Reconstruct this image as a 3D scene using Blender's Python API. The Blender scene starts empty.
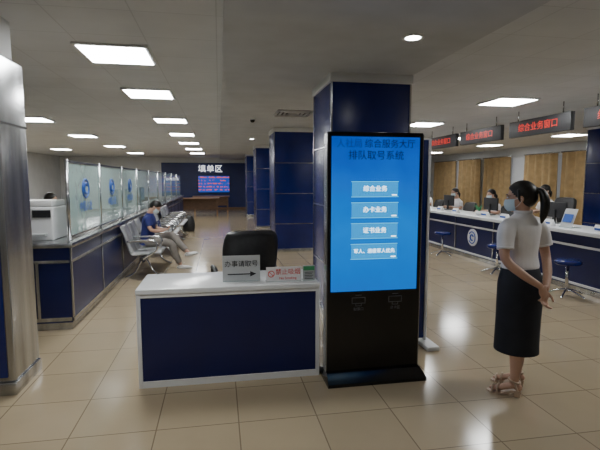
import bpy, bmesh, math, random
from mathutils import Vector, Matrix
random.seed(4)
C = bpy.context.scene.collection
# ------------------------------------------------------------------ materials
def mat(name, col, rough=0.5, metal=0.0, emit=None, es=0.0, alpha=1.0, noise=0.0, nscale=8.0, coat=0.0, stretch=None):
    m = bpy.data.materials.new(name); m.use_nodes = True
    nt = m.node_tree; b = nt.nodes["Principled BSDF"]
    b.inputs["Base Color"].default_value = (*col, 1)
    b.inputs["Roughness"].default_value = rough
    b.inputs["Metallic"].default_value = metal
    b.inputs["Alpha"].default_value = alpha
    b.inputs["Coat Weight"].default_value = coat
    if emit:
        b.inputs["Emission Color"].default_value = (*emit, 1)
        b.inputs["Emission Strength"].default_value = es
    if noise > 0:
        tc = nt.nodes.new("ShaderNodeTexCoord"); mp = nt.nodes.new("ShaderNodeMapping")
        if stretch: mp.inputs["Scale"].default_value = stretch
        n = nt.nodes.new("ShaderNodeTexNoise"); n.inputs["Scale"].default_value = nscale
        r = nt.nodes.new("ShaderNodeValToRGB")
        r.color_ramp.elements[0].position = 0.3; r.color_ramp.elements[1].position = 0.7
        r.color_ramp.elements[0].color = (*[c * (1 - noise) for c in col], 1)
        r.color_ramp.elements[1].color = (*[min(1, c * (1 + noise)) for c in col], 1)
        nt.links.new(tc.outputs["Object"], mp.inputs["Vector"]); nt.links.new(mp.outputs[0], n.inputs["Vector"])
        nt.links.new(n.outputs["Fac"], r.inputs["Fac"]); nt.links.new(r.outputs["Color"], b.inputs["Base Color"])
    return m

def grid_mat(name, col, grout, w, h, ox, oy, rough, mortar, var=0.06):
    m = mat(name, col, rough)
    nt = m.node_tree; b = nt.nodes["Principled BSDF"]
    g = nt.nodes.new("ShaderNodeNewGeometry"); mp = nt.nodes.new("ShaderNodeMapping")
    mp.inputs["Location"].default_value = (ox, oy, 0)
    br = nt.nodes.new("ShaderNodeTexBrick"); br.offset = 0; br.squash = 1
    br.inputs["Scale"].default_value = 1; br.inputs["Brick Width"].default_value = w; br.inputs["Row Height"].default_value = h
    br.inputs["Mortar Size"].default_value = mortar; br.inputs["Mortar Smooth"].default_value = 0.1
    br.inputs["Color1"].default_value = (*[c * (1 - var) for c in col], 1)
    br.inputs["Color2"].default_value = (*[c * (1 + var) for c in col], 1)
    br.inputs["Mortar"].default_value = (*grout, 1)
    n = nt.nodes.new("ShaderNodeTexNoise"); n.inputs["Scale"].default_value = 2.2; n.inputs["Detail"].default_value = 5
    mx = nt.nodes.new("ShaderNodeMix"); mx.data_type = 'RGBA'; mx.blend_type = 'MULTIPLY'; mx.inputs[0].default_value = 0.2
    nt.links.new(g.outputs["Position"], mp.inputs["Vector"]); nt.links.new(mp.outputs[0], br.inputs["Vector"])
    nt.links.new(g.outputs["Position"], n.inputs["Vector"])
    nt.links.new(br.outputs["Color"], mx.inputs[6]); nt.links.new(n.outputs["Fac"], mx.inputs[7])
    nt.links.new(mx.outputs[2], b.inputs["Base Color"])
    return m

M = {}
M['floor'] = grid_mat("polished_tile", (0.43, 0.345, 0.225), (0.22, 0.17, 0.11), 0.52, 0.5, -0.10, -0.33, 0.14, 0.004, 0.04)
M['ceil'] = grid_mat("ceiling_tile", (0.68, 0.705, 0.73), (0.56, 0.58, 0.60), 0.6, 0.6, 0.0, 0.1, 0.9, 0.005, 0.02)
M['soffit'] = mat("soffit_plaster", (0.48, 0.50, 0.52), 0.9, noise=0.06, nscale=3)
M['wall'] = mat("wall_paint", (0.62, 0.63, 0.63), 0.8, noise=0.05, nscale=2)
M['blue'] = mat("blue_cladding", (0.004, 0.013, 0.125), 0.26, noise=0.12, nscale=4)
M['bluedesk'] = mat("blue_laminate", (0.002, 0.007, 0.075), 0.3, noise=0.1, nscale=3)
M['bluedark'] = mat("blue_wall_panel", (0.005, 0.015, 0.10), 0.4, noise=0.1, nscale=2)
M['steel'] = mat("brushed_steel", (0.45, 0.46, 0.47), 0.24, 0.95, noise=0.3, nscale=10, stretch=(1, 1, 0.08))
M['chrome'] = mat("chrome", (0.65, 0.65, 0.66), 0.15, 1.0, noise=0.05)
M['seat'] = mat("perforated_steel", (0.38, 0.39, 0.40), 0.35, 0.8, noise=0.25, nscale=120)
M['white'] = mat("white_laminate", (0.70, 0.71, 0.72), 0.35, noise=0.03, nscale=5)
M['whitetop'] = mat("white_worktop", (0.72, 0.74, 0.76), 0.2, noise=0.03, nscale=5)
M['black'] = mat("black_gloss", (0.004, 0.004, 0.005), 0.12, noise=0.1)
M['blackm'] = mat("black_matte", (0.015, 0.015, 0.017), 0.5, noise=0.1)
M['leather'] = mat("black_leather", (0.010, 0.010, 0.012), 0.4, noise=0.3, nscale=30)
M['light'] = mat("lamp_diffuser", (0.9, 0.9, 0.9), 0.5, emit=(0.97, 0.985, 0.985), es=40.0, noise=0.01)
M['lightframe'] = mat("lamp_frame", (0.6, 0.6, 0.6), 0.4, noise=0.02)
M['curtain'] = mat("beige_curtain", (0.36, 0.25, 0.12), 0.85, noise=0.15, nscale=6)
M['winpane'] = mat("window_daylight", (0.5, 0.52, 0.54), 0.3, emit=(0.85, 0.9, 1.0), es=0.10, noise=0.02)
M['glass'] = mat("frosted_glass", (0.50, 0.68, 0.65), 0.25, alpha=0.45, noise=0.03)
M['glass2'] = mat("clear_glass", (0.34, 0.50, 0.50), 0.1, alpha=0.30, noise=0.03)
M['ink'] = mat("black_ink", (0.015, 0.015, 0.02), 0.6, noise=0.05)
M['redink'] = mat("red_ink", (0.6, 0.01, 0.005), 0.5, noise=0.05)
M['paper'] = mat("white_card", (0.76, 0.76, 0.77), 0.4, noise=0.03)
M['greycard'] = mat("grey_card", (0.46, 0.48, 0.49), 0.4, noise=0.03)
M['green'] = mat("green_card", (0.05, 0.30, 0.12), 0.5, noise=0.1)
M['logo'] = mat("blue_logo_ink", (0.02, 0.09, 0.40), 0.5, noise=0.05)
M['led'] = mat("red_led", (0.3, 0.02, 0.01), 0.5, emit=(1.0, 0.03, 0.02), es=0.8, noise=0.01)
M['ledw'] = mat("white_led", (0.8, 0.8, 0.8), 0.5, emit=(0.95, 0.97, 1.0), es=1.6, noise=0.01)
M['btn'] = mat("screen_button", (0.0, 0.1, 0.2), 0.3, emit=(0.0, 0.36, 0.90), es=1.1, noise=0.02)
M['btnline'] = mat("screen_button_edge", (0.0, 0.2, 0.3), 0.3, emit=(0.05, 0.65, 1.0), es=1.4, noise=0.01)
M['stxt'] = mat("screen_text", (0.7, 0.8, 0.9), 0.4, emit=(0.8, 0.97, 1.0), es=3.0, noise=0.01)
M['ttxt'] = mat("screen_title_text", (0.005, 0.01, 0.05), 0.4, emit=(0.0, 0.002, 0.06), es=0.25, noise=0.01)
M['ttxt2'] = mat("screen_title_pale_text", (0.005, 0.01, 0.05), 0.4, emit=(0.0, 0.03, 0.24), es=0.8, noise=0.01)
M['etch'] = mat("grey_print", (0.10, 0.10, 0.11), 0.5, noise=0.02)
M['wood'] = mat("brown_wood", (0.16, 0.09, 0.05), 0.4, noise=0.25, nscale=5, stretch=(1, 1, 8))
M['skin'] = mat("skin", (0.52, 0.31, 0.22), 0.5, noise=0.06, nscale=10)
M['hair'] = mat("black_hair", (0.012, 0.010, 0.009), 0.4, noise=0.3, nscale=50, stretch=(6, 6, 0.5))
M['shirtw'] = mat("white_cotton", (0.80, 0.78, 0.78), 0.75, noise=0.05, nscale=12)
M['skirt'] = mat("navy_skirt_cloth", (0.006, 0.008, 0.015), 0.75, noise=0.2, nscale=15)
M['navy'] = mat("navy_cotton", (0.015, 0.022, 0.15), 0.75, noise=0.1, nscale=12)
M['khaki'] = mat("khaki_cotton", (0.22, 0.20, 0.18), 0.8, noise=0.1, nscale=12)
M['mask'] = mat("surgical_mask", (0.55, 0.68, 0.74), 0.7, noise=0.03)
M['beige'] = mat("beige_leather", (0.50, 0.37, 0.27), 0.45, noise=0.06)
M['darkshoe'] = mat("white_sneaker", (0.6, 0.6, 0.6), 0.5, noise=0.06)
M['eye'] = mat("eye_white", (0.8, 0.8, 0.8), 0.2, noise=0.01)
M['lip'] = mat("lip", (0.45, 0.16, 0.13), 0.4, noise=0.05)
# kiosk screen
def screen_mat():
    m = mat("kiosk_display", (0.0, 0.005, 0.02), 0.3)
    nt = m.node_tree; b = nt.nodes["Principled BSDF"]
    b.inputs["Specular IOR Level"].default_value = 0.15
    tc = nt.nodes.new("ShaderNodeTexCoord"); s = nt.nodes.new("ShaderNodeSeparateXYZ")
    r = nt.nodes.new("ShaderNodeValToRGB"); mr = nt.nodes.new("ShaderNodeMapRange")
    mr.inputs["From Min"].default_value = 0.72; mr.inputs["From Max"].default_value = 1.905
    e = r.color_ramp.elements
    e[0].position = 0.0; e[0].color = (0.0, 0.16, 0.72, 1)
    e[1].position = 1.0; e[1].color = (0.0, 0.07, 0.52, 1)
    x = r.color_ramp.elements.new(0.4); x.color = (0.0, 0.215, 0.84, 1)
    x = r.color_ramp.elements.new(0.75); x.color = (0.0, 0.13, 0.70, 1)
    n = nt.nodes.new("ShaderNodeTexNoise"); n.inputs["Scale"].default_value = 3.5
    ad = nt.nodes.new("ShaderNodeMath"); ad.operation = 'MULTIPLY_ADD'; ad.inputs[1].default_value = 0.4; 
    nt.links.new(tc.outputs["Object"], s.inputs[0]); nt.links.new(tc.outputs["Object"], n.inputs["Vector"])
    nt.links.new(s.outputs["Z"], mr.inputs["Value"]); nt.links.new(n.outputs["Fac"], ad.inputs[0])
    nt.links.new(mr.outputs[0], ad.inputs[2]); 
    sb = nt.nodes.new("ShaderNodeMath"); sb.operation = 'SUBTRACT'; sb.inputs[1].default_value = 0.2
    nt.links.new(ad.outputs[0], sb.inputs[0]); nt.links.new(sb.outputs[0], r.inputs["Fac"])
    nt.links.new(r.outputs["Color"], b.inputs["Emission Color"]); b.inputs["Emission Strength"].default_value = 1.0
    return m
M['screen'] = screen_mat()
def board_mat():
    m = mat("queue_display", (0.005, 0.01, 0.05), 0.4)
    nt = m.node_tree; b = nt.nodes["Principled BSDF"]
    tc = nt.nodes.new("ShaderNodeTexCoord"); s = nt.nodes.new("ShaderNodeSeparateXYZ")
    mp = nt.nodes.new("ShaderNodeMath"); mp.operation = 'MULTIPLY'; mp.inputs[1].default_value = 6.0
    fr = nt.nodes.new("ShaderNodeMath"); fr.operation = 'FRACT'
    gt = nt.nodes.new("ShaderNodeMath"); gt.operation = 'GREATER_THAN'; gt.inputs[1].default_value = 0.62
    n = nt.nodes.new("ShaderNodeTexNoise"); n.inputs["Scale"].default_value = 7
    g2 = nt.nodes.new("ShaderNodeMath"); g2.operation = 'GREATER_THAN'; g2.inputs[1].default_value = 0.5
    mu = nt.nodes.new("ShaderNodeMath"); mu.operation = 'MULTIPLY'
    mx = nt.nodes.new("ShaderNodeMix"); mx.data_type = 'RGBA'
    mx.inputs[6].default_value = (0.0, 0.07, 0.50, 1); mx.inputs[7].default_value = (0.9, 0.12, 0.05, 1)
    L = nt.links.new
    L(tc.outputs["Object"], s.inputs[0]); L(s.outputs["Z"], mp.inputs[0]); L(mp.outputs[0], fr.inputs[0]); L(fr.outputs[0], gt.inputs[0])
    L(tc.outputs["Object"], n.inputs["Vector"]); L(n.outputs["Fac"], g2.inputs[0]); L(gt.outputs[0], mu.inputs[0]); L(g2.outputs[0], mu.inputs[1])
    L(mu.outputs[0], mx.inputs[0]); L(mx.outputs[2], b.inputs["Emission Color"]); b.inputs["Emission Strength"].default_value = 1.0
    return m
M['board'] = board_mat()

# ------------------------------------------------------------------ geometry helpers
def cr(p, sub):
    out = []
    n = len(p)
    for i in range(n - 1):
        p0 = p[max(i - 1, 0)]; p1 = p[i]; p2 = p[i + 1]; p3 = p[min(i + 2, n - 1)]
        for k in range(sub):
            t = k / sub
            out.append(tuple(0.5 * (2 * b + (c - a) * t + (2 * a - 5 * b + 4 * c - d) * t * t + (-a + 3 * b - 3 * c + d) * t ** 3)
                             for a, b, c, d in zip(p0, p1, p2, p3)))
    out.append(tuple(p[-1]))
    return out

class G:
    def __init__(s): s.v = []; s.f = []
    def rings(s, rr, cap=True, closed=True):
        b = len(s.v); n = len(rr[0])
        for r in rr: s.v += [tuple(q) for q in r]
        for i in range(len(rr) - 1):
            for j in range(n if closed else n - 1):
                k = (j + 1) % n
                s.f.append((b + i * n + j, b + i * n + k, b + (i + 1) * n + k, b + (i + 1) * n + j))
        if cap:
            s.f.append(tuple(b + j for j in reversed(range(n))))
            s.f.append(tuple(b + (len(rr) - 1) * n + j for j in range(n)))
        return s
    def loft(s, secs, n=28, sub=4, cap=True):
        q = cr([tuple(float(x) for x in a) for a in secs], sub)
        rr = [[(c[0] + c[3] * math.cos(2 * math.pi * j / n), c[1] + c[4] * math.sin(2 * math.pi * j / n), c[2]) for j in range(n)] for c in q]
        return s.rings(rr, cap)
    def tube(s, pts, rad, n=12, sub=4, flat=1.0, rnd=True, ref=None, smooth=True):
        if not isinstance(rad, (list, tuple)): rad = [rad] * len(pts)
        q = [(*p, r) for p, r in zip(pts, rad)]
        if smooth and len(q) > 2: q = cr(q, sub)
        P = [Vector(a[:3]) for a in q]; R = [a[3] for a in q]
        if rnd:
            d0 = (P[0] - P[1]).normalized(); d1 = (P[-1] - P[-2]).normalized()
            P = [P[0] + d0 * R[0] * .95, P[0] + d0 * R[0] * .6] + P + [P[-1] + d1 * R[-1] * .6, P[-1] + d1 * R[-1] * .95]
            R = [R[0] * .3, R[0] * .8] + R + [R[-1] * .8, R[-1] * .3]
        rr = []; u = None
        for i, p in enumerate(P):
            t = (P[min(i + 1, len(P) - 1)] - P[max(i - 1, 0)]).normalized()
            if u is None:
                rf = Vector(ref) if ref else (Vector((0, 0, 1)) if abs(t.z) < .9 else Vector((1, 0, 0)))
                u = (rf - t * rf.dot(t)).normalized()
            else:
                u = (u - t * u.dot(t)).normalized()
            w = t.cross(u)
            rr.append([p + u * (R[i] * flat * math.cos(2 * math.pi * j / n)) + w * (R[i] * math.sin(2 * math.pi * j / n)) for j in range(n)])
        return s.rings(rr)
    def ell(s, c, r, n=24, m=14, rot=None, keep=None):
        b = len(s.v); c = Vector(c)
        loc = []
        for i in range(m + 1):
            th = math.pi * i / m
            for j in range(n):
                ph = 2 * math.pi * j / n
                p = Vector((r[0] * math.sin(th) * math.cos(ph), r[1] * math.sin(th) * math.sin(ph), r[2] * math.cos(th)))
                if rot: p = rot @ p
                loc.append(c + p)
        s.v += [tuple(p) for p in loc]
        for i in range(m):
            for j in range(n):
                k = (j + 1) % n
                ids = (i * n + j, (i + 1) * n + j, (i + 1) * n + k, i * n + k)
                if keep:
                    ce = sum((loc[a] for a in ids), Vector()) / 4
                    if not keep(ce): continue
                s.f.append(tuple(b + a for a in ids))
        return s
    def box(s, x0, x1, y0, y1, z0, z1):
        b = len(s.v)
        s.v += [(x0, y0, z0), (x1, y0, z0), (x1, y1, z0), (x0, y1, z0), (x0, y0, z1), (x1, y0, z1), (x1, y1, z1), (x0, y1, z1)]
        for f in ((3, 2, 1, 0), (4, 5, 6, 7), (0, 1, 5, 4), (1, 2, 6, 5), (2, 3, 7, 6), (3, 0, 4, 7)):
            s.f.append(tuple(b + i for i in f))
        return s
    def cyl(s, c, r, z0, z1, n=24, r2=None):
        r2 = r if r2 is None else r2
        return s.rings([[(c[0] + q * math.cos(2 * math.pi * j / n), c[1] + q * math.sin(2 * math.pi * j / n), z) for j in range(n)] for q, z in ((r, z0), (r2, z1))])
    def prof(s, pr, x0, x1, th):
        P = [Vector((0, a, b)) for a, b in cr([(a, b) for a, b in pr], 5)]
        up = []; lo = []
        for i, p in enumerate(P):
            t = (P[min(i + 1, len(P) - 1)] - P[max(i - 1, 0)]).normalized(); nn = Vector((0, -t.z, t.y))
            up.append(p + nn * th / 2); lo.append(p - nn * th / 2)
        rr = [[(x0, a.y, a.z), (x1, a.y, a.z), (x1, b.y, b.z), (x0, b.y, b.z)] for a, b in zip(up, lo)]
        return s.rings(rr)

def finish(o, parent, label=None):
    if parent: o.parent = parent
    if label: o["label"] = label
    return o
def mk(name, g, m, parent=None, smooth=True, remesh=None, bevel=0, seg=2, label=None, iters=3):
    me = bpy.data.meshes.new(name); me.from_pydata(g.v, [], g.f); me.update()
    bm = bmesh.new(); bm.from_mesh(me)
    if not remesh:
        bmesh.ops.remove_doubles(bm, verts=bm.verts, dist=1e-5)
        loose = [v for v in bm.verts if not v.link_faces]
        if loose: bmesh.ops.delete(bm, geom=loose, context='VERTS')
    bmesh.ops.recalc_face_normals(bm, faces=bm.faces)
    if bevel > 0: bmesh.ops.bevel(bm, geom=bm.edges[:], offset=bevel, segments=seg, affect='EDGES', profile=0.6)
    bm.to_mesh(me); bm.free()
    if remesh:
        t = bpy.data.objects.new("tmp", me); C.objects.link(t)
        r = t.modifiers.new("r", 'REMESH'); r.mode = 'VOXEL'; r.voxel_size = remesh
        sm = t.modifiers.new("s", 'SMOOTH'); sm.factor = 0.5; sm.iterations = iters
        dg = bpy.context.evaluated_depsgraph_get(); dg.update()
        me2 = bpy.data.meshes.new_from_object(t.evaluated_get(dg)); bpy.data.objects.remove(t); me = me2
    me.name = name; me.materials.clear(); me.materials.append(m)
    if smooth:
        for p in me.polygons: p.use_smooth = True
    if smooth == 'auto' or (bevel > 0 and not remesh):
        try: me.set_sharp_from_angle(angle=math.radians(40))
        except Exception: pass
    o = bpy.data.objects.new(name, me); C.objects.link(o)
    return finish(o, parent, label)
def box(name, x0, x1, y0, y1, z0, z1, m, parent=None, bevel=0.0, seg=2, label=None):
    return mk(name, G().box(x0, x1, y0, y1, z0, z1), m, parent, smooth=bevel > 0, bevel=bevel, seg=seg, label=label)
def thing(name, label, cat, loc=(0, 0, 0), rot=0.0, group=None):
    e = bpy.data.objects.new(name, None); e.empty_display_size = 0.1; C.objects.link(e)
    e.location = loc; e.rotation_euler = (0, 0, rot); e["label"] = label; e["category"] = cat
    if group: e["group"] = group
    return e
def struct(o): o["kind"] = "structure"; return o
def kids(o): return [c for c in bpy.data.objects if c.parent == o]
def dup(root, loc, rot=None, label=None, scale=None):
    r = root.copy(); C.objects.link(r); r.location = loc
    if rot is not None: r.rotation_euler = (0, 0, rot)
    if label: r["label"] = label
    if scale: r.scale = scale
    def rec(a, b):
        for c in kids(a):
            if c == b: continue
            d = c.copy(); C.objects.link(d); d.parent = b; rec(c, d)
    rec(root, r)
    return r
def text(name, body, size, m, parent, loc, rz=0.0, ext=0.001, align='CENTER', sx=1.0, bold=0.0):
    cu = bpy.data.curves.new(name, 'FONT'); cu.body = body; cu.size = size; cu.extrude = ext; cu.align_x = align; cu.align_y = 'CENTER'
    cu.offset = bold
    t = bpy.data.objects.new("tmp", cu); C.objects.link(t)
    dg = bpy.context.evaluated_depsgraph_get(); dg.update()
    me = bpy.data.meshes.new_from_object(t.evaluated_get(dg)); bpy.data.objects.remove(t)
    me.name = name; me.materials.clear(); me.materials.append(m)
    o = bpy.data.objects.new(name, me); C.objects.link(o); o.parent = parent
    o.location = loc; o.rotation_euler = (math.pi / 2, 0, rz); o.scale = (sx, 1, 1)
    return o
R90 = math.pi / 2

# ------------------------------------------------------------------ shell
CZ = 2.78
struct(box("floor", -8, 11.1, -4, 25.1, -0.1, 0, M['floor']))
struct(box("ceiling", -8, 11.1, -4, 25.1, CZ, CZ + 0.1, M['ceil']))
struct(box("trim_1", 0.05, 2.07, -4, 25, 2.70, CZ, M['soffit']))
struct(box("wall_far", -8, 11.1, 25, 25.15, 0, CZ, M['wall']))
struct(box("wall_left", -8.1, -8, -4, 25.1, 0, CZ, M['wall']))
struct(box("wall_right", 11.0, 11.15, -4, 25.1, 0, CZ, M['wall']))
struct(box("wall_back", -8, 11.1, -4.1, -4, 0, CZ, M['wall']))
struct(box("trim_2", -3.0, 4.2, 24.94, 25, 0, 2.5, M['bluedark']))
struct(box("baseboard_far", -8, 11, 24.9, 24.94, 0, 0.1, M['wood']))
for i, (a, b) in enumerate(((11.9, 13.9), (14.6, 16.6), (18.0, 20.4))):
    w = mk("window_%d" % (i + 1), G().box(10.96, 10.99, a, b, 0.9, 2.4), M['winpane'], smooth=False); struct(w)
    fr = G()
    for q in (a, (a + b) / 2, b): fr.box(10.93, 10.97, q - .03, q + .03, .87, 2.43)
    for z in (.87, 2.4): fr.box(10.93, 10.97, a, b, z, z + .04)
    struct(mk("trim_%d" % (i + 3), fr, M['white'], smooth=False))

def curtain(y0, y1):
    c = thing("curtain", "long beige pleated curtain hanging beside an office window", "curtain", (10.8, y0, 0), group="beige window curtains")
    L = y1 - y0; n = int(L * 40)
    rr = [[(0.08 * math.sin(i / n * L * 18) * (1 if z < 2 else .7) + 0.02 * math.sin(i * .31), i / n * L, z) for i in range(n + 1)] for z in (0.15, 1.2, 2.2, 2.45)]
    mk("fabric", G().rings(rr, cap=False, closed=False), M['curtain'], c)
    mk("curtain_rail", G().tube([(0, -.05, 2.47), (0, L + .05, 2.47)], 0.02, rnd=False), M['steel'], c)
for a, b in ((9.6, 11.0), (11.2, 12.8), (13.0, 14.6), (15.4, 17.2), (17.4, 19.2), (19.4, 21.5)): curtain(a, b)

# ------------------------------------------------------------------ columns
def column(x, y, label, w=0.9, top=2.70):
    c = thing("clad_column", label, "column", (x, y, 0), group="square blue columns")
    box("panel_cladding", 0.012, w - .012, 0.012, w - .012, 0.08, top - 0.09, M['blue'], c, 0.004)
    box("plinth", 0, w, 0, w, 0, 0.08, M['steel'], c, 0.003)
    box("capital", -.01, w + .01, -.01, w + .01, top - .09, top, M['wall'], c, 0.004)
    for (a, b) in ((0, 0), (w - .02, 0), (0, w - .02), (w - .02, w - .02)):
        box("corner_trim", a + .001, a + .019, b + .001, b + .019, .08, top - .09, M['steel'], c)
    for z in (0.62, 1.28, 1.94):
        box("seam_trim", 0.004, w - .004, 0.004, w - .004, z, z + .014, M['steel'], c)
    return c
c1 = column(1.17, 4.7, "square column clad in glossy dark blue panels with steel seams")
for y in (9.7, 14.7, 19.7): dup(c1, (1.17, y, 0))
cr2 = column(8.1, 8.0, "square blue column standing behind the long service counter", top=2.78)
# metal clad pillar
p = thing("metal_clad_pillar", "square pillar with brushed steel corners and a blue centre panel", "pillar", (-2.2, 3.50, 0))
box("steel_cladding", 0, 0.7, 0, 0.46, 0.1, 2.47, M['steel'], p, 0.02, 3)
box("plinth", -.01, 0.71, -.01, 0.47, 0, 0.1, M['steel'], p, 0.01)
box("blue_panel", 0.04, 0.655, -0.012, 0.0, 0.14, 2.0, M['blue'], p, 0.003)
box("upper_core", 0.04, 0.64, 0.04, 0.42, 2.47, CZ, M['wall'], p)
box("seam_trim", -.004, .704, -.004, .464, 1.98, 1.995, M['blackm'], p)

# ------------------------------------------------------------------ ceiling fittings
def ceil_light():
    l = thing("ceiling_light", "square recessed ceiling light panel, lit white", "ceiling light", (0, 0, 0), group="square ceiling light panels")
    box("diffuser", -.29, .29, -.29, .29, -.026, -.004, M['light'], l)
    g = G(); g.box(-.32, -.29, -.32, .32, -.022, 0).box(.29, .32, -.32, .32, -.022, 0).box(-.29, .29, -.32, -.29, -.022, 0).box(-.29, .29, .29, .32, -.022, 0)
    mk("frame", g, M['lightframe'], l, smooth=False)
    return l
L0 = ceil_light(); L0.location = (-0.93, 4.66, CZ)
pos = []
for y in (6.65, 9.5, 12.3, 15.1, 17.9, 20.7): pos.append((-.93, y))
for y in (1.6,): pos.append((-.93, y))
for y in (9.8, 13.2, 17.0, 21): pos.append((-3.6, y))
for y in (9.8, 14.5, 19): pos.append((-6.0, y))
for y in (2.6, 6.35, 9.2, 13.0, 17): pos.append((4.35, y))
for y in (10.7, 14.3, 18.5): pos.append((9.2, y))
pos.append((6.8, 12.0)); pos.append((6.8, 5.0))
for x, y in pos: dup(L0, (x, y, CZ))
d = thing("downlight", "small round recessed downlight, lit", "ceiling light", (1.52, 3.45, 2.70), group="round downlights")
mk("trim_ring", G().rings([[(r * math.cos(t * math.pi / 16), r * math.sin(t * math.pi / 16), z) for t in range(32)] for r, z in ((.085, 0), (.085, -.012), (.062, -.012), (.06, -.002))], cap=False), M['white'], d)
mk("bulb", G().cyl((0, 0), .06, -.010, -.003), M['light'], d)
dup(d, (0.9, 12.5, 2.70)); 
v = thing("air_vent", "square ceiling air conditioning diffuser with slats", "air vent", (1.25, 7.6, 2.70))
g = G()
for k in range(4):
    a = .30 - k * .07
    for (x0, x1, y0, y1) in ((-a, a, -a, -a + .025), (-a, a, a - .025, a), (-a, -a + .025, -a, a), (a - .025, a, -a, a)): g.box(x0, x1, y0, y1, -.03 + k * .003, -.005)
mk("slats", g, M['lightframe'], v, smooth=False); box("duct_plate", -.3, .3, -.3, .3, -.005, 0, M['blackm'], v)
s = thing("security_camera", "small dark dome security camera on the ceiling", "security camera", (0.62, 8.4, 2.70))
mk("mount", G().cyl((0, 0), .055, -.03, 0), M['white'], s); mk("dome", G().ell((0, 0, -.03), (.045, .045, .045)), M['black'], s)

# ------------------------------------------------------------------ reception desk
dk = thing("reception_desk", "white desk with a dark blue front panel", "desk", (-.625, 3.44, 0))
W = 1.40
box("desk_top", -.003, W + .003, -.008, .58, .728, .765, M['whitetop'], dk, .004)
box("side_panel", 0, .03, 0, .56, 0, .728, M['white'], dk, .002); box("side_panel", W - .03, W, 0, .56, 0, .728, M['white'], dk, .002)
box("front_panel", .03, W - .03, .012, .03, .05, .70, M['bluedesk'], dk)
box("top_rail", .03, W - .03, .003, .03, .70, .728, M['white'], dk); box("kickboard", .03, W - .03, .003, .03, 0, .05, M['white'], dk)
# desk signs
DZ = .766
def deskstand(name, label, x, y, w, h, m, rot=0):
    t = thing(name, label, "sign", (x, y, DZ), rot)
    mk("sign_face", G().box(0, w, 0, .006, 0.004, h), m, t, smooth=False)
    box("sign_foot", 0.0, w, -.0, .06, 0, .004, M['glass'], t)
    return t
t = deskstand("direction_sign", "grey acrylic desk sign with black characters and an arrow", 0.015, 3.60, .30, .21, M['greycard'])
text("lettering", "办事请取号", .054, M['ink'], t, (.15, -.001, .14))
g = G().box(.04, .23, -.002, -.0005, .055, .063); b0 = len(g.v); g.v += [(.22, -.002, .037), (.27, -.002, .059), (.22, -.002, .081)]; g.f.append((b0, b0 + 1, b0 + 2))
mk("arrow", g, M['ink'], t, smooth=False)
t = deskstand("no_smoking_sign", "white no smoking desk sign with red characters", 0.358, 3.53, .285, .12, M['paper'])
text("lettering", "禁止吸烟", .051, M['redink'], t, (.175, -.001, .077))
text("lettering", "No Smoking", .028, M['redink'], t, (.175, -.001, .028))
ring = G().tube([(.04 + .024 * math.cos(a * math.pi / 10), -.001, .065 + .024 * math.sin(a * math.pi / 10)) for a in range(21)], .003, n=6, rnd=False)
ring.tube([(.024, -.001, .081), (.056, -.001, .049)], .0025, n=6, rnd=False)
mk("prohibition_symbol", ring, M['redink'], t)
t = deskstand("small_notice", "small notice card with a green band standing on desk", .655, 3.53, .10, .125, M['greycard'])
box("green_band", .005, .095, -.002, -.0005, .085, .118, M['green'], t)
g = G()
for k in range(5): g.box(.015, .085 - .01 * (k % 2), -.002, -.0005, .015 + k * .013, .02 + k * .013)
mk("text_lines", g, M['ink'], t, smooth=False)

# ------------------------------------------------------------------ office chair
def office_chair(loc, rot, label):
    c = thing("office_chair", label, "chair", loc, rot, group="black office chairs")
    box("seat", -.26, .26, -.25, .25, .42, .52, M['leather'], c, .04, 4)
    rr = []
    for z, y, w, th in cr([(.52, .23, .17, .03), (.56, .24, .22, .05), (.68, .26, .255, .055), (.85, .28, .275, .055), (.98, .31, .27, .05), (1.06, .33, .245, .045), (1.09, .335, .20, .03), (1.10, .34, .12, .012)], 3):
        rr.append([(w * math.copysign(abs(math.cos(a)) ** .5, math.cos(a)), y + th * math.copysign(abs(math.sin(a)) ** .6, math.sin(a)) - .05 * (abs(math.cos(a)) ** 2), z) for a in [k * math.pi / 14 + .01 for k in range(28)]])
    mk("backrest", G().rings(rr), M['leather'], c)
    for sx in (-1, 1):
        mk("armrest", G().tube([(sx * .27, .16, .50), (sx * .31, .14, .62), (sx * .31, 0, .68), (sx * .31, -.16, .67), (sx * .28, -.2, .5)], .022), M['blackm'], c)
    mk("gas_lift", G().cyl((0, 0), .03, .1, .43), M['chrome'], c)
    for k in range(5):
        a = k * 2 * math.pi / 5 + .3
        mk("base_leg", G().tube([(0, 0, .11), (.28 * math.cos(a), .28 * math.sin(a), .075)], [.028, .016], rnd=True), M['chrome'], c)
        mk("caster", G().tube([(.29 * math.cos(a) - .02 * math.sin(a), .29 * math.sin(a) + .02 * math.cos(a), .028), (.29 * math.cos(a) + .02 * math.sin(a), .29 * math.sin(a) - .02 * math.cos(a), .028)], .027, rnd=False), M['blackm'], c)
    return c
OC = office_chair((0.25, 4.62, 0), math.radians(190), "black leather office chair pushed up behind the desk")

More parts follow.
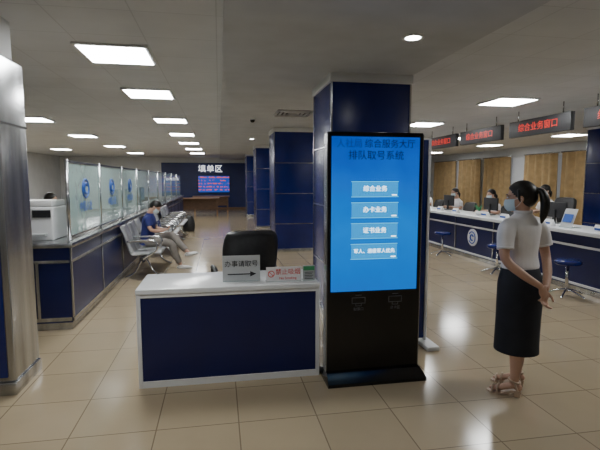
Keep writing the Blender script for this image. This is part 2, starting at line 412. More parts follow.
# ------------------------------------------------------------------ kiosk
k = thing("queue_ticket_kiosk", "tall black floor-standing touch kiosk with a lit blue screen", "kiosk", (0, 0, 0))
k.location = (1.17, 3.35, 0)
def K(x): return x - 1.17
Y0 = 3.30 - 3.35
box("housing", K(.80), K(1.56), Y0, Y0 + .09, .06, 1.94, M['black'], k, .008, 3)
box("side_trim", K(.796), K(.804), Y0 + .002, Y0 + .088, .08, 1.93, M['steel'], k); box("side_trim", K(1.557), K(1.564), Y0 + .002, Y0 + .088, .08, 1.93, M['steel'], k)
g = G(); rr = [[(K(.79), Y0 - .11, 0), (K(1.59), Y0 - .11, 0), (K(1.59), Y0 + .26, 0), (K(.79), Y0 + .26, 0)],
               [(K(.79), Y0 - .11, .025), (K(1.59), Y0 - .11, .025), (K(1.59), Y0 + .26, .025), (K(.79), Y0 + .26, .025)],
               [(K(.80), Y0 - .02, .08), (K(1.57), Y0 - .02, .08), (K(1.57), Y0 + .12, .08), (K(.80), Y0 + .12, .08)]]
mk("base_plate", g.rings(rr), M['black'], k, smooth=False)
box("display", K(.83), K(1.53), Y0 - .002, Y0 + .001, .72, 1.905, M['screen'], k)
ty = Y0 - .0035
text("title_lettering", "人社局", .068, M['ttxt2'], k, (K(.968), ty, 1.85))
text("title_lettering", "综合服务大厅", .068, M['ttxt'], k, (K(1.290), ty, 1.85))
text("title_lettering", "排队取号系统", .074, M['ttxt'], k, (K(1.18), ty, 1.762))
for i, s_ in enumerate(("综合业务", "办卡业务", "证书业务", "军人、退役军人优先")):
    z = 1.510 - i * .160
    bt = box("screen_button", K(.99), K(1.36), ty - .001, ty + .001, z - .056, z + .056, M['btn'], k)
    gl = G(); gl.box(K(.985), K(1.365), ty - .0015, ty, z - .06, z - .056).box(K(.985), K(1.365), ty - .0015, ty, z + .056, z + .06)
    mk("button_outline", gl, M['btnline'], bt, smooth=False)
    text("button_lettering", s_, .048 if i < 3 else .037, M['stxt'], bt, (K(1.175), ty - .003, z + .002))
    box("button_mark", K(1.31), K(1.35), ty - .002, ty - .001, z - .048, z - .040, M['stxt'], bt)
for xx in (1.0, 1.30):
    g = G(); x = K(xx)
    g.box(x, x + .11, Y0 - .002, Y0, .62, .625).box(x, x + .11, Y0 - .002, Y0, .665, .67).box(x, x + .005, Y0 - .002, Y0, .62, .67).box(x + .105, x + .11, Y0 - .002, Y0, .62, .67)
    g.box(x + .03, x + .08, Y0 - .002, Y0, .60, .604).box(x + .03, x + .034, Y0 - .002, Y0, .60, .62).box(x + .076, x + .08, Y0 - .002, Y0, .60, .62).box(x + .03, x + .08, Y0 - .002, Y0, .685, .69)
    mk("slot_icon", g, M['etch'], k, smooth=False)
text("printed_label", "取票口", .028, M['etch'], k, (K(1.055), Y0 - .002, .575))
text("printed_label", "读卡区", .028, M['etch'], k, (K(1.355), Y0 - .002, .575))

# stand sign behind kiosk
st = thing("standing_display_frame", "thin upright display stand with a pale metal edge", "sign stand", (1.52, 3.95, 0))
box("panel", 0, .40, 0, .03, .06, 1.95, M['blue'], st, .003)
box("edge_frame", .40, .425, -.01, .04, .04, 1.96, M['white'], st, .003); box("edge_frame", -.025, 0, -.01, .04, .04, 1.96, M['white'], st, .003)
box("top_frame", 0, .40, -.01, .04, 1.95, 1.965, M['white'], st)
box("foot", .35, .47, -.2, .22, 0, .04, M['white'], st, .01); box("foot", -.07, .05, -.2, .22, 0, .04, M['white'], st, .01)

# ------------------------------------------------------------------ left counter
lc = thing("service_counter", "long dark blue service counter with steel trims and light top", "counter", (-1.53, 4.98, 0))
LL = 15.0
box("counter_body", -.70, -.012, .012, LL, .08, .88, M['bluedesk'], lc)
box("plinth", -.69, -.03, .03, LL, 0, .08, M['steel'], lc)
box("worktop", -.72, .02, -.02, LL, .88, .93, M['steel'], lc, .006)
y = 0.0
while y < LL: box("upright_trim", -.014, 0, y, y + .035, .08, .88, M['steel'], lc); y += 1.25
box("lower_rail", -.014, .004, 0, LL, .10, .14, M['steel'], lc); box("upper_rail", -.014, .003, 0, LL, .72, .75, M['steel'], lc)
for q in ((-.70, -.02, .10, .14), (-.70, -.02, .72, .75), (-.35, -.32, .14, .72)): box("end_trim", q[0], q[1], -.004, .014, q[2], q[3], M['steel'], lc)

def partition(y0, y1, m, logo):
    t = thing("glass_partition", "frosted glass counter screen with round blue logo" if logo else "glass counter screen in a slim steel frame", "partition", (-1.60, y0, .93), group="glass screens along the counter")
    L = y1 - y0
    box("glass_pane", -.005, .005, .04, L - .01, .05, .83, m, t)
    mk("post", G().cyl((0, .015), .018, 0, .87), M['steel'], t)
    box("rail", -.012, .012, 0.03, L, .835, .86, M['steel'], t); box("rail", -.012, .012, 0.03, L, .03, .05, M['steel'], t)
    if logo:
        cy = L * .5; g = G()
        g.tube([(.008, cy + .13 * math.cos(a * math.pi / 18), .55 + .11 * math.sin(a * math.pi / 18)) for a in range(37)], .010, n=6, rnd=False)
        g.tube([(.008, cy + .07 * math.cos(a * math.pi / 18 + .6), .55 + .06 * math.sin(a * math.pi / 18 + .6)) for a in range(28)], .016, n=6, rnd=False)
        mk("logo", g, M['logo'], t)
        text("lettering", "中国人社", .13, M['logo'], t, (.008, cy, .33), rz=R90)
    return t
ys = [5.18, 6.5, 7.9, 9.3, 10.8, 12.4, 14.0, 15.8, 17.6, 19.4]
for i in range(len(ys) - 1): partition(ys[i], ys[i + 1], M['glass'] if i < 3 else M['glass2'], i < 3)

pr = thing("office_printer", "white multifunction printer standing on the counter", "printer", (-1.98, 5.25, .93))
box("body", -.22, .22, -.05, .4, 0, .36, M['white'], pr, .02, 3); box("scanner_lid", -.21, .21, -.04, .39, .365, .43, M['white'], pr, .015)
box("paper_tray", -.16, .16, -.12, -.05, .06, .08, M['greycard'], pr); box("control_panel", .02, .20, -.06, -.045, .25, .33, M['blackm'], pr)
def monitor():
    t = thing("computer_monitor", "black flat computer monitor on a stand", "monitor", (0, 0, 0), group="computer monitors on counters")
    box("screen_casing", -.27, .27, -.02, .02, .13, .46, M['blackm'], t, .006); box("stand_neck", -.03, .03, .02, .05, .02, .3, M['blackm'], t); box("stand_base", -.12, .12, -.06, .12, 0, .02, M['blackm'], t, .005)
    box("display_surface", -.25, .25, -.022, -.0205, .15, .44, M['bluedark'], t)
    return t
mo = monitor(); mo.location = (-2.0, 6.9, .93); mo.rotation_euler = (0, 0, R90)
for y in (9.2, 10.6, 12.4): dup(mo, (-2.0, y, .93))
OC2 = dup(OC, (-2.75, 6.4, 0), R90, "black office chair behind the counter")
cb = thing("filing_cabinet", "tall pale filing cabinet against the office area", "cabinet", (-5.2, 10.5, 0))
box("body", 0, 1.0, 0, .45, 0, 1.5, M['white'], cb, .005)
for q in (0, 1):
    dd = box("door", .01 + q * .5, .49 + q * .5, -.015, 0, .05, 1.47, M['greycard'], cb, .003)
    box("handle", .43 + q * .1, .45 + q * .1, -.035, -.015, .7, .85, M['steel'], dd)

# ------------------------------------------------------------------ benches
def bench(loc):
    t = thing("waiting_bench", "three-seat perforated steel waiting bench facing the aisle", "bench", loc, R90, group="steel waiting benches")
    box("beam", -.85, .85, .0, .05, .32, .37, M['blackm'], t)
    for i in range(3):
        x = -.56 + i * .56
        mk("seat", G().prof([(-.26, .41), (-.23, .435), (0, .42), (.15, .41), (.19, .44)], x - .25, x + .25, .02), M['seat'], t)
        mk("backrest", G().prof([(.19, .44), (.23, .55), (.27, .70), (.33, .86)], x - .25, x + .25, .02), M['seat'], t)
    for i in range(4):
        x = -.84 + i * .56
        mk("armrest", G().tube([(x, .0, .36), (x, -.2, .48), (x, -.2, .62), (x, .0, .64), (x, .22, .63)], .016), M['chrome'], t)
    for x in (-.6, .6):
        mk("leg", G().tube([(x, -.27, .02), (x, -.12, .10), (x, .02, .33), (x, .16, .10), (x, .30, .02)], .02), M['chrome'], t)
    return t
B = bench((-1.19, 8.1, 0))
dup(B, (-1.19, 10.4, 0)); dup(B, (-1.19, 12.7, 0))

# ------------------------------------------------------------------ right counter
rc = thing("long_service_counter", "long white-topped service counter with blue front panels", "counter", (4.93, 3.3, 0))
RL = 17.0
box("counter_body", .03, .60, 0, RL, .08, .82, M['bluedesk'], rc)
box("worktop", -.05, .65, -.02, RL, .82, .875, M['whitetop'], rc, .006)
box("plinth", .05, .6, .01, RL, 0, .08, M['steel'], rc)
y = 0.1
while y < RL: box("upright_trim", .012, .03, y, y + .03, .08, .82, M['steel'], rc); y += 1.35
box("lower_rail", .012, .035, 0, RL, .10, .13, M['white'], rc); box("middle_rail", .008, .035, 0, RL, .64, .67, M['white'], rc)
for yy in (4.85, 9.4):
    g = G().rings([[(x, yy + r * math.cos(a * math.pi / 16), .44 + r * math.sin(a * math.pi / 16)) for a in range(32)] for x, r in ((.03, .17), (.012, .17), (.011, .165))])
    e = mk("emblem_disc", g, M['paper'], rc, smooth=False)
    g = G().tube([(.006, yy + .115 * math.cos(a * math.pi / 18 + .6), .44 + .115 * math.sin(a * math.pi / 18 + .6)) for a in range(30)], .011, n=6, rnd=False)
    g.tube([(.006, yy + .055 * math.cos(a * math.pi / 18 - 2), .44 + .055 * math.sin(a * math.pi / 18 - 2)) for a in range(28)], .016, n=6, rnd=False)
    mk("emblem_mark", g, M['logo'], e)
for i, y in enumerate((5.0, 6.5, 8.3, 10.0, 11.7, 13.4)):
    dup(mo, (5.42, y, .875), R90, "black monitor on the long counter, turned towards staff", (.85, .85, .75))
np = thing("name_plate", "small white folded name plate on the counter", "name plate", (0, 0, 0), group="white name plates on the counter")
g = G(); g.v += [(-.0, -.11, 0), (-.0, .11, 0), (.05, .11, .10), (.05, -.11, .10), (.1, .11, 0), (.1, -.11, 0)]; g.f += [(0, 1, 2, 3), (3, 2, 4, 5), (0, 3, 5), (1, 4, 2), (0, 5, 4, 1)]
mk("card", g, M['paper'], np, smooth=False); box("printed_stripe", .008, .012, -.08, .08, .03, .06, M['logo'], np)
np.location = (5.0, 5.2, .875)
for y in (4.7, 6.2, 7.3, 7.9, 9.0, 9.7, 10.4, 12): dup(np, (5.0, y, .875))
bs = thing("brochure_stand", "clear stand with tilted colourful brochures on counter", "brochure stand", (5.05, 6.15 - .3, .875))
g = G(); g.v += [(0, -.12, .0), (0, .12, .0), (.10, .12, .28), (.10, -.12, .28)]; g.f.append((0, 1, 2, 3)); mk("brochure", g, M['greycard'], bs, smooth=False)
g = G(); g.v += [(.02, -.09, .08), (.02, .09, .08), (.065, .09, .20), (.065, -.09, .20)]; g.f.append((0, 1, 2, 3)); mk("brochure_picture", g, M['logo'], bs, smooth=False).location = (-.006, 0, .003)
box("stand_base", 0, .16, -.13, .13, 0, .01, M['glass'], bs)
dup(bs, (5.05, 4.95, .875)); dup(bs, (5.05, 6.9, .875))
ps = thing("plant_pot", "small green potted plant on the counter", "potted plant", (5.1, 8.2, .875))
mk("pot", G().cyl((0, 0), .05, 0, .09, r2=.065), M['white'], ps)
g = G()
for i in range(26):
    a = i * 2.4; r = .04 + .05 * ((i * 7) % 5) / 5; h = .14 + .1 * ((i * 3) % 4) / 4
    g.tube([(0, 0, .08), (r * .6 * math.cos(a), r * .6 * math.sin(a), h * .8), (r * 1.3 * math.cos(a), r * 1.3 * math.sin(a), h)], [.003, .012, .003], n=6, sub=3, flat=.3)
mk("leaves", g, M['green'], ps)

# red LED signs
def led(y0, y1, txt):
    t = thing("led_sign", "hanging dark LED sign board with red glowing characters", "led sign", (5.2, y0, 2.33), group="hanging red LED window signs")
    L = y1 - y0
    box("casing", 0, .07, 0, L, 0, .28, M['blackm'], t, .006)
    text("led_lettering", txt, .145, M['led'], t, (-.004, L / 2, .14), rz=-R90, sx=1.1)
    for q in (.2, L - .2): mk("hanger_rod", G().cyl((.035, q), .01, .28, CZ - 2.33), M['steel'], t)
led(4.35, 5.80, "综合业务窗口"); led(6.04, 7.5, "综合业务窗口"); led(7.75, 9.2, "综合业务窗口"); led(9.38, 10.8, "综合业务窗口"); led(11.0, 12.4, "综合业务窗口")

def stool(loc):
    t = thing("counter_stool", "round chrome stool with a dark blue seat beside the counter", "stool", loc, group="chrome stools at the counter")
    mk("seat", G().rings([[(r * math.cos(a * math.pi / 14), r * math.sin(a * math.pi / 14), z) for a in range(28)] for r, z in ((.15, .44), (.17, .455), (.17, .485), (.14, .505))]), M['blue'], t)
    mk("gas_post", G().cyl((0, 0), .022, .06, .44), M['chrome'], t)
    for q in range(5):
        a = q * 2 * math.pi / 5
        mk("base_leg", G().tube([(0, 0, .09), (.12 * math.cos(a), .12 * math.sin(a), .07), (.24 * math.cos(a), .24 * math.sin(a), .02)], .014), M['chrome'], t)
    return t
S = stool((4.65, 5.30, 0))
for q in ((4.6, 6.8, 0), (4.6, 8.7, 0), (4.55, 10.3, 0)): dup(S, q)

# far wall boards and tables
wb = thing("wall_display_board", "lit blue wall screen with rows of red queue text", "display screen", (-1.1, 24.88, .92))
box("frame", -.05, 1.70, 0, .06, -.05, .93, M['blackm'], wb, .01); box("display", 0, 1.65, -.006, 0, 0, .88, M['board'], wb)
wl = thing("wall_lettering", "white lit characters mounted on the blue wall", "wall sign", (-.45, 24.92, 2.16))
for q, ch in enumerate("填单区"): text("characters", ch, .42, M['ledw'], wl, ((q - 1) * .44, 0, 0), ext=.01)
w2 = thing("wall_poster_panel", "small lit blue notice panel on the wall", "poster", (-2.85, 24.9, 1.2))
box("panel", 0, .8, 0, .03, 0, .6, M['bluedark'], w2); text("lettering", "办事指南", .17, M['ledw'], w2, (.4, -.005, .42))
def table(loc):
    t = thing("writing_table", "brown wooden form-filling table", "table", loc, group="brown writing tables")
    box("table_top", -.9, .9, -.35, .35, .74, .79, M['wood'], t, .008)
    for x in (-.8, .8):
        for y in (-.28, .28): box("leg", x - .03, x + .03, y - .03, y + .03, 0, .74, M['wood'], t)
    box("modesty_panel", -.8, .8, .2, .23, .3, .74, M['wood'], t)
    return t
T = table((-.9, 20.5, 0)); dup(T, (-.4, 22.8, 0)); dup(T, (-2.9, 22.0, 0))

# ------------------------------------------------------------------ people
def hand(g, w, d, nrm, side, curl=0.5, sc=1.0):
    w = Vector(w); d = Vector(d).normalized(); nrm = Vector(nrm); nrm = (nrm - d * nrm.dot(d)).normalized(); lat = d.cross(nrm).normalized() * side
    rot = Matrix((lat, d, nrm)).transposed()
    g.ell(w + d * .048 * sc, (.037 * sc, .052 * sc, .015 * sc), rot=rot, n=16, m=10)
    for i, (off, L) in enumerate(((.027, .066), (.009, .074), (-.009, .069), (-.027, .054))):
        b = w + d * (.085 * sc) + lat * off * sc; pts = [b]; a = 0.15 + .05 * i
        for q, l in enumerate((.42, .32, .26)):
            a += curl * (1.0 if q else .6)
            b = b + (d * math.cos(a) + nrm * math.sin(a)) * L * l * sc; pts.append(b)
        g.tube(pts, [.0092 * sc, .0088 * sc, .008 * sc, .0068 * sc], n=8, sub=2)
    b = w + d * .025 * sc + lat * .028 * sc
    p1 = b + (d * .6 + lat * .75 + nrm * .3).normalized() * .035 * sc; p2 = p1 + (d * .85 + lat * .25 + nrm * .45).normalized() * .03 * sc
    g.tube([b, p1, p2], [.012 * sc, .0105 * sc, .008 * sc], n=8, sub=2)

def headgeo(g, T_, sc=1.0):
    rotm = T_[1]; c = T_[0]
    def P(x, y, z): return c + rotm @ (Vector((x, y, z)) * sc)
    def E(x, y, z, a, b, d): g.ell(P(x, y, z), (a * sc, b * sc, d * sc), rot=rotm, n=20, m=12)
    E(0, .012, .025, .074, .092, .085)
    E(0, -.012, -.03, .063, .075, .075)
    E(0, -.045, -.075, .035, .038, .032)
    g.tube([P(0, -.083, .01), P(0, -.100, -.018), P(0, -.102, -.027)], [.008 * sc, .012 * sc, .013 * sc], n=8)
    for s_ in (-1, 1):
        E(s_ * .076, .012, -.008, .008, .019, .030)
        E(s_ * .035, -.06, -.025, .02, .02, .018)
        g.tube([P(s_ * .012, -.087, .022), P(s_ * .032, -.084, .028), P(s_ * .05, -.07, .024)], .007 * sc, n=6)
    E(0, -.082, -.055, .022, .010, .009)
    return P
def face(P, root, rotm, sc=1.0, mouth=True):
    for s_ in (-1, 1):
        ey = mk("eye", G().ell(P(s_ * .031, -.0815, .006), (.012 * sc, .006 * sc, .006 * sc), rot=rotm, n=12, m=8), M['eye'], root)
        mk("iris", G().ell(P(s_ * .031, -.0862, .006), (.0055 * sc, .0025 * sc, .0055 * sc), rot=rotm, n=12, m=8), M['hair'], ey)
        mk("eyebrow", G().tube([P(s_ * .016, -.091, .026), P(s_ * .032, -.089, .030), P(s_ * .05, -.076, .025)], .003 * sc, n=6), M['hair'], root)
    if mouth:
        mk("lips", G().tube([P(-.022, -.087, -.056), P(0, -.093, -.054), P(.022, -.087, -.056)], [.004 * sc, .006 * sc, .004 * sc], n=8), M['lip'], root)
def maskgeo(P, root, c, rotm, sc=1.0):
    g = G(); inv = rotm.inverted()
    def keep(p):
        q = inv @ (p - c); return q.y < -.03 * sc and -.095 * sc < q.z < -.005 * sc
    g.ell(P(0, -.022, -.045), (.070 * sc, .093 * sc, .075 * sc), rot=rotm, n=48, m=36, keep=keep)
    mo_ = mk("face_mask", g, M['mask'], root)
    for s_ in (-1, 1):
        g = G()
        g.tube([P(s_ * .064, -.04, -.015), P(s_ * .078, -.01, -.006), P(s_ * .084, .020, -.01), P(s_ * .078, -.005, -.05), P(s_ * .060, -.04, -.075)], .0015, n=5)
        mk("mask_ear_loop", g, M['paper'], mo_)
def haircap(P, root, c, rotm, sc=1.0, low=-.06, extra=None):
    inv = rotm.inverted(); g = G()
    def keep(p):
        q = (inv @ (p - c)) / sc
        if q.z < low: return False
        if q.z < .07: return q.y > -.07 + (.07 - q.z) * .85 and not (q.z < -.02 and q.y < .03)
        return True
    g.ell(P(0, .014, .028), (.083 * sc, .101 * sc, .094 * sc), rot=rotm, n=48, m=40, keep=keep)
    g.ell(P(0, .045, .0), (.070 * sc, .070 * sc, .080 * sc), rot=rotm, n=24, m=16)
    if extra: extra(g, P)
    return mk("hair", g, M['hair'], root)

# --- standing woman
w = thing("standing_person", "person in white short-sleeved shirt, long dark skirt, hands clasped behind back", "person", (2.17, 2.93, 0), math.radians(196))
hr = Matrix.Rotation(math.radians(32), 3, 'Z') @ Matrix.Rotation(math.radians(6), 3, 'X')
hc = Vector((0.005, -.02, 1.455))
g = G()
P = headgeo(g, (hc, hr))
g.tube([(0, .012, 1.27), (0, .008, 1.34), (0, -.005, 1.40)], [.05, .045, .048], n=16)
g.loft([(0, .005, .80, .13, .09), (0, .005, .90, .125, .09), (0, 0, 1.03, .112, .082), (0, -.01, 1.15, .13, .10), (0, -.002, 1.24, .140, .085), (0, 0, 1.285, .11, .06), (0, .005, 1.325, .05, .045)])
feet = {1: (.085, .06), -1: (-.085, -.05)}
FA = math.radians(32)
def FT(s_, x, y, z):
    fx, fy = feet[s_]
    return (fx + x * math.cos(FA) - y * math.sin(FA), fy + x * math.sin(FA) + y * math.cos(FA), z)
for s_ in (1, -1):
    fx, fy = feet[s_]
    g.tube([(s_ * .065, 0.01, .84), (s_ * .07, fy * .3, .68), (s_ * .075, fy * .6, .47), (s_ * .078, fy * .85 + .012, .34), (fx, fy + .01, .18), (fx, fy, .105)], [.072, .072, .054, .052, .036, .031], n=16)
    g.tube([FT(s_, 0, .02, .085), FT(s_, 0, -.04, .065), FT(s_, 0, -.11, .035), FT(s_, 0, -.15, .028)], [.028, .029, .026, .018], n=12, flat=.8)
    g.ell(FT(s_, 0, .03, .07), (.027, .03, .03))
aL = [(.145, .004, 1.235), (.185, .02, 1.17), (.215, .045, 1.03), (.15, .13, .93), (.055, .205, .85)]
aR = [(-.145, .004, 1.235), (-.185, .02, 1.17), (-.215, .045, 1.03), (-.14, .12, .91), (-.03, .192, .82)]
g.tube(aL, [.042, .041, .034, .031, .022], n=14); g.tube(aR, [.042, .041, .034, .031, .022], n=14)
hand(g, (.05, .208, .845), (-.55, .02, -.85), (0, -1, 0), 1, .45)
hand(g, (-.025, .196, .815), (.25, .06, -.97), (0, .9, .2), -1, .55)
mk("body", g, M['skin'], w, remesh=.0055, iters=2)
face(P, w, hr, mouth=False); maskgeo(P, w, hc, hr)
def pony(g, P):
    g.tube([P(0, .09, .035), P(0, .125, .04), P(0, .150, .0), P(0, .155, -.07), P(0, .140, -.14), P(0, .125, -.19)], [.026, .022, .034, .038, .030, .010], n=16, flat=.85)
    g.tube([P(.076, -.0, .05), P(.082, .0, .0), P(.080, .005, -.03)], [.012, .01, .004], n=8)
haircap(P, w, hc, hr, extra=pony)
mk("hair_tie", G().tube([P(.022 * math.cos(a * math.pi / 8), .112, .038 + .022 * math.sin(a * math.pi / 8)) for a in range(17)], .006, n=6, rnd=False), M['blackm'], w)
g = G()
g.loft([(0, .0, .935, .140, .112), (0, .0, .96, .147, .118), (0, 0, 1.04, .133, .104), (0, -.012, 1.15, .150, .122), (0, -.004, 1.24, .163, .108), (0, 0, 1.295, .135, .080), (0, .005, 1.335, .068, .058), (0, .005, 1.35, .058, .052)])
for s_ in (1, -1): g.tube([(s_ * .09, 0, 1.268), (s_ * .148, .004, 1.245), (s_ * .190, .020, 1.19), (s_ * .208, .036, 1.10)], [.052, .062, .060, .056], n=18, rnd=False)
sh = mk("shirt", g, M['shirtw'], w, remesh=.006, iters=3)
g = G(); g.tube([(.058 * math.cos(a * math.pi / 10), .004 + .054 * math.sin(a * math.pi / 10), 1.350) for a in range(21)], .009, n=8, rnd=False, flat=1.3)
mk("collar", g, M['shirtw'], sh)
for s_ in (1, -1): mk("sleeve_hem", G().tube([(s_ * .206, .034, 1.108), (s_ * .209, .037, 1.093)], .0575, n=20, rnd=False), M['shirtw'], sh)
g = G().loft([(0, 0, .965, .134, .106), (0, .004, .92, .148, .122), (0, .008, .83, .168, .143), (0, .008, .72, .170, .146), (0, .004, .55, .162, .148), (0, 0, .40, .156, .152), (0, 0, .315, .156, .156)])
mk("skirt", g, M['skirt'], w)
mk("waistband", G().loft([(0, 0, .95, .140, .112), (0, 0, .978, .137, .109)], sub=1), M['blackm'], w)
for s_ in (1, -1):
    rr = []
    for y, hw, z in ((.055, .018, .052), (.02, .028, .05), (-.03, .030, .035), (-.08, .036, .013), (-.13, .036, .010), (-.17, .022, .010), (-.182, .008, .012)):
        rr.append([FT(s_, -hw, y, z), FT(s_, hw, y, z), FT(s_, hw, y, max(0, z - .013)), FT(s_, -hw, y, max(0, z - .013))])
    sd = mk("sandal", G().rings(rr), M['beige'], w, smooth=False)
    mk("sandal_heel", G().rings([[FT(s_, a * q, .03 + b * q, z) for a, b in ((-1, -1), (1, -1), (1, 1), (-1, 1))] for z, q in ((0, .018), (.045, .024))]), M['beige'], sd, smooth=False)
    for st_ in ([(-.038, -.105, .012), (-.028, -.105, .055), (0, -.10, .068), (.028, -.105, .055), (.038, -.105, .012)],
                [(-.038, -.14, .010), (-.022, -.14, .048), (.022, -.14, .048), (.038, -.14, .010)],
                [(.034 * math.cos(a * math.pi / 8), .005 + .038 * math.sin(a * math.pi / 8), .115 - .01 * math.sin(a * math.pi / 8)) for a in range(17)],
                [(.028, .03, .05), (.034, .01, .11)], [(-.028, .03, .05), (-.034, .01, .11)]):
        mk("sandal_strap", G().tube([FT(s_, *q) for q in st_], .008, n=8), M['beige'], sd)

# --- seated people
def seated(name, label, loc, rot, shirt, pants, lean, headtilt, arms, legp, female=False, mask=True, seat=.45):
    t = thing(name, label, "person", loc, rot)
    dz = seat - .45
    def V(x, y, z): return Vector((x, y, z + dz))
    hip = V(0, 0, .55)
    def L(x, y, z): return hip + Matrix.Rotation(lean, 3, 'X') @ Vector((x, y, z))
    g = G()
    hm = Matrix.Rotation(headtilt, 3, 'X'); hc = L(0, 0, .57) + hm @ Vector((0, -.03, .10))
    P = headgeo(g, (hc, hm))
    g.tube([L(0, .0, .44), L(0, 0, .52), hc + hm @ Vector((0, .01, -.05))], [.055, .052, .05], n=14)
    def torso(g, e=0.0, z0=-.06):
        rr = []
        for (z, rx, ry) in cr([(z0, .155, .11), (.08, .15, .105), (.2, .145, .10), (.34, .17, .11), (.42, .160, .090), (.47, .10, .06), (.50, .055, .05)], 3):
            rr.append([L((rx + e) * math.cos(a * math.pi / 12), (ry + e) * math.sin(a * math.pi / 12), z) for a in range(24)])
        g.rings(rr)
    torso(g, -.004, .0)
    legs = {}; toe = {}
    for s_ in (1, -1):
        (kx, ky, kz), (ax, ay, az), td = legp[s_]
        kn = Vector((kx, ky, kz + dz)); an = Vector((ax, ay, az)); toe[s_] = Vector(td).normalized()
        legs[s_] = [V(s_ * .09, .0, .53), V(s_ * .09, 0, .53).lerp(kn, .5) + Vector((0, 0, .008)), kn, kn.lerp(an, .45) + Vector((0, .012, 0)), an]
        g.tube(legs[s_], [.078, .073, .055, .05, .032], n=14)
        sh_, el, wr = (L(s_ * .170, 0, .39), V(*arms[s_][0]), V(*arms[s_][1]))
        g.tube([sh_, el, wr], [.044, .037, .024], n=12)
        hand(g, wr, Vector(arms[s_][2]), Vector(arms[s_][3]), s_, .6)
        g.tube([an, an + Vector((0, 0, -.03)), an + toe[s_] * .08 + Vector((0, 0, -.045))], [.032, .032, .028], n=10)
    mk("body", g, M['skin'], t, remesh=.008, iters=2)
    face(P, t, hm, mouth=not mask)
    if mask: maskgeo(P, t, hc, hm)
    def ex(g, P):
        if female: g.tube([P(0, .09, -.02), P(0, .12, -.06), P(0, .11, -.14)], [.02, .03, .01], n=10)
    haircap(P, t, hc, hm, low=-.05, extra=ex)
    g = G(); torso(g, .014, -.08)
    for s_ in (1, -1):
        a = L(s_ * .16, 0, .395); el = V(*arms[s_][0]); g.tube([L(s_ * .10, 0, .41), a, a.lerp(el, .35), a.lerp(el, .68)], [.052, .066, .062, .058], n=14, rnd=False)
    mk("shirt", g, shirt, t, remesh=.009, iters=2)
    g = G(); g.ell(V(0, .01, .54), (.172, .13, .095))
    for s_ in (1, -1):
        q = legs[s_]; e = q[3].lerp(q[4], .8); g.tube([q[0], q[1], q[2], q[3], e], [.092, .088, .070, .064, .055], n=14, rnd=False)
    mk("trousers", g, pants, t, remesh=.010, iters=2)
    for s_ in (1, -1):
        a = legs[s_][4]; d_ = toe[s_]; dn = Vector((0, 0, -.045))
        g = G().tube([a - d_ * .03 + dn, a + d_ * .05 + dn, a + d_ * .13 + dn * 1.1, a + d_ * .17 + dn * 1.2], [.04, .044, .042, .03], n=14, flat=.75)
        g.tube([a, a + Vector((0, 0, -.03))], .042, n=12, rnd=False)
        mk("shoe", g, M['darkshoe'] if not female else M['blackm'], t)
    return t, P
arm_phone = {1: ((.23, -.13, .76), (.09, -.31, .73), (-.5, -.85, .25), (0, .2, 1)), -1: ((-.23, -.13, .76), (-.09, -.31, .73), (.5, -.85, .25), (0, .2, 1))}
man, _ = seated("seated_person", "person in navy shirt, khaki trousers, legs crossed, looking at phone", (-1.255, 8.12, 0.015), math.radians(88), M['navy'], M['khaki'],
    math.radians(8), math.radians(46), arm_phone, {1: ((.09, -.45, .61), (-.10, -.74, .33), (-.3, -1, .25)), -1: ((-.10, -.44, .49), (-.07, -.60, .09), (0, -1, 0))}, mask=True)
man.scale = (.95, .95, .95)
ph = thing("mobile_phone", "dark mobile phone held in a seated person's hands", "phone", (-.845, 8.12, .775), math.radians(88))
b_ = box("phone_body", -.036, .036, -.07, .07, -.005, .005, M['black'], ph, .004); b_.rotation_euler = (math.radians(-25), 0, 0)
bag = thing("shoulder_bag", "white and navy bag resting beside a seated person", "bag", (-1.10, 8.68, .45), R90)
mk("bag_body", G().loft([(0, 0, 0, .14, .09), (0, 0, .08, .16, .10), (0, 0, .2, .14, .07), (0, 0, .25, .10, .03)]), M['paper'], bag)
mk("bag_strap", G().tube([(-.10, 0, .23), (-.08, .02, .36), (.08, .02, .36), (.10, 0, .23)], .01), M['navy'], bag)

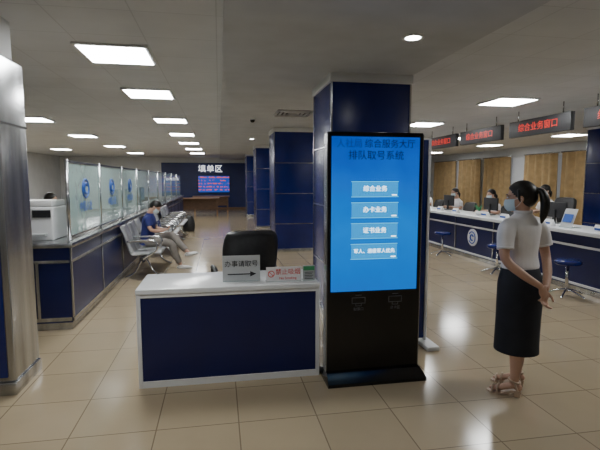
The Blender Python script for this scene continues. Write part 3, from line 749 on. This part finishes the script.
arm_desk = {1: ((.22, -.10, .80), (.12, -.32, .84), (-.2, -1, 0), (0, 0, -1)), -1: ((-.22, -.10, .80), (-.12, -.32, .84), (.2, -1, 0), (0, 0, -1))}
fp = {1: ((.10, -.42, .52), (.10, -.40, .095), (0, -1, 0)), -1: ((-.10, -.42, .52), (-.10, -.40, .095), (0, -1, 0))}
for (x, y, st_) in ((6.2, 7.6, .62), (6.2, 9.3, .50), (6.2, 10.9, .50), (6.2, 12.6, .50), (6.2, 5.75, .50)):
    seated("counter_clerk", "masked person in white shirt seated behind the long counter", (x, y, 0), -R90, M['shirtw'], M['skirt'], math.radians(8), math.radians(12), arm_desk, fp, female=True, seat=st_)
    dup(OC, (x + .05, y, 0), -R90, "black office chair behind the long counter", (1, 1, (st_ - .03) / .52))
seated("counter_clerk", "masked person in dark clothes seated behind the glass-screened counter", (-2.85, 8.0, 0), R90, M['skirt'], M['skirt'], math.radians(8), math.radians(12), arm_desk, fp, female=True, seat=.50)
dup(OC, (-2.9, 8.0, 0), R90, "black office chair behind the glass-screened counter", (1, 1, .92))
lg = thing("backpack", "black backpack on the floor near waiting benches", "bag", (-.95, 14.3, 0))
mk("bag_body", G().loft([(0, 0, 0, .17, .12), (0, 0, .15, .19, .14), (0, 0, .35, .17, .12), (0, 0, .47, .10, .07)]), M['blackm'], lg)
mk("bag_strap", G().tube([(-.05, 0, .46), (0, 0, .52), (.05, 0, .46)], .012), M['blackm'], lg)

# ------------------------------------------------------------------ world + camera
wd = bpy.data.worlds.new("World"); bpy.context.scene.world = wd; wd.use_nodes = True
wd.node_tree.nodes["Background"].inputs[0].default_value = (0.5, 0.55, 0.6, 1); wd.node_tree.nodes["Background"].inputs[1].default_value = 0.3
cam = bpy.data.cameras.new("Camera"); co = bpy.data.objects.new("Camera", cam); C.objects.link(co)
co.location = (0, 0, 1.58); co.rotation_euler = (math.radians(90 - 5.71), 0, math.radians(-10.15)); cam.lens = 27; cam.sensor_width = 36; cam.clip_end = 100
bpy.context.scene.camera = co
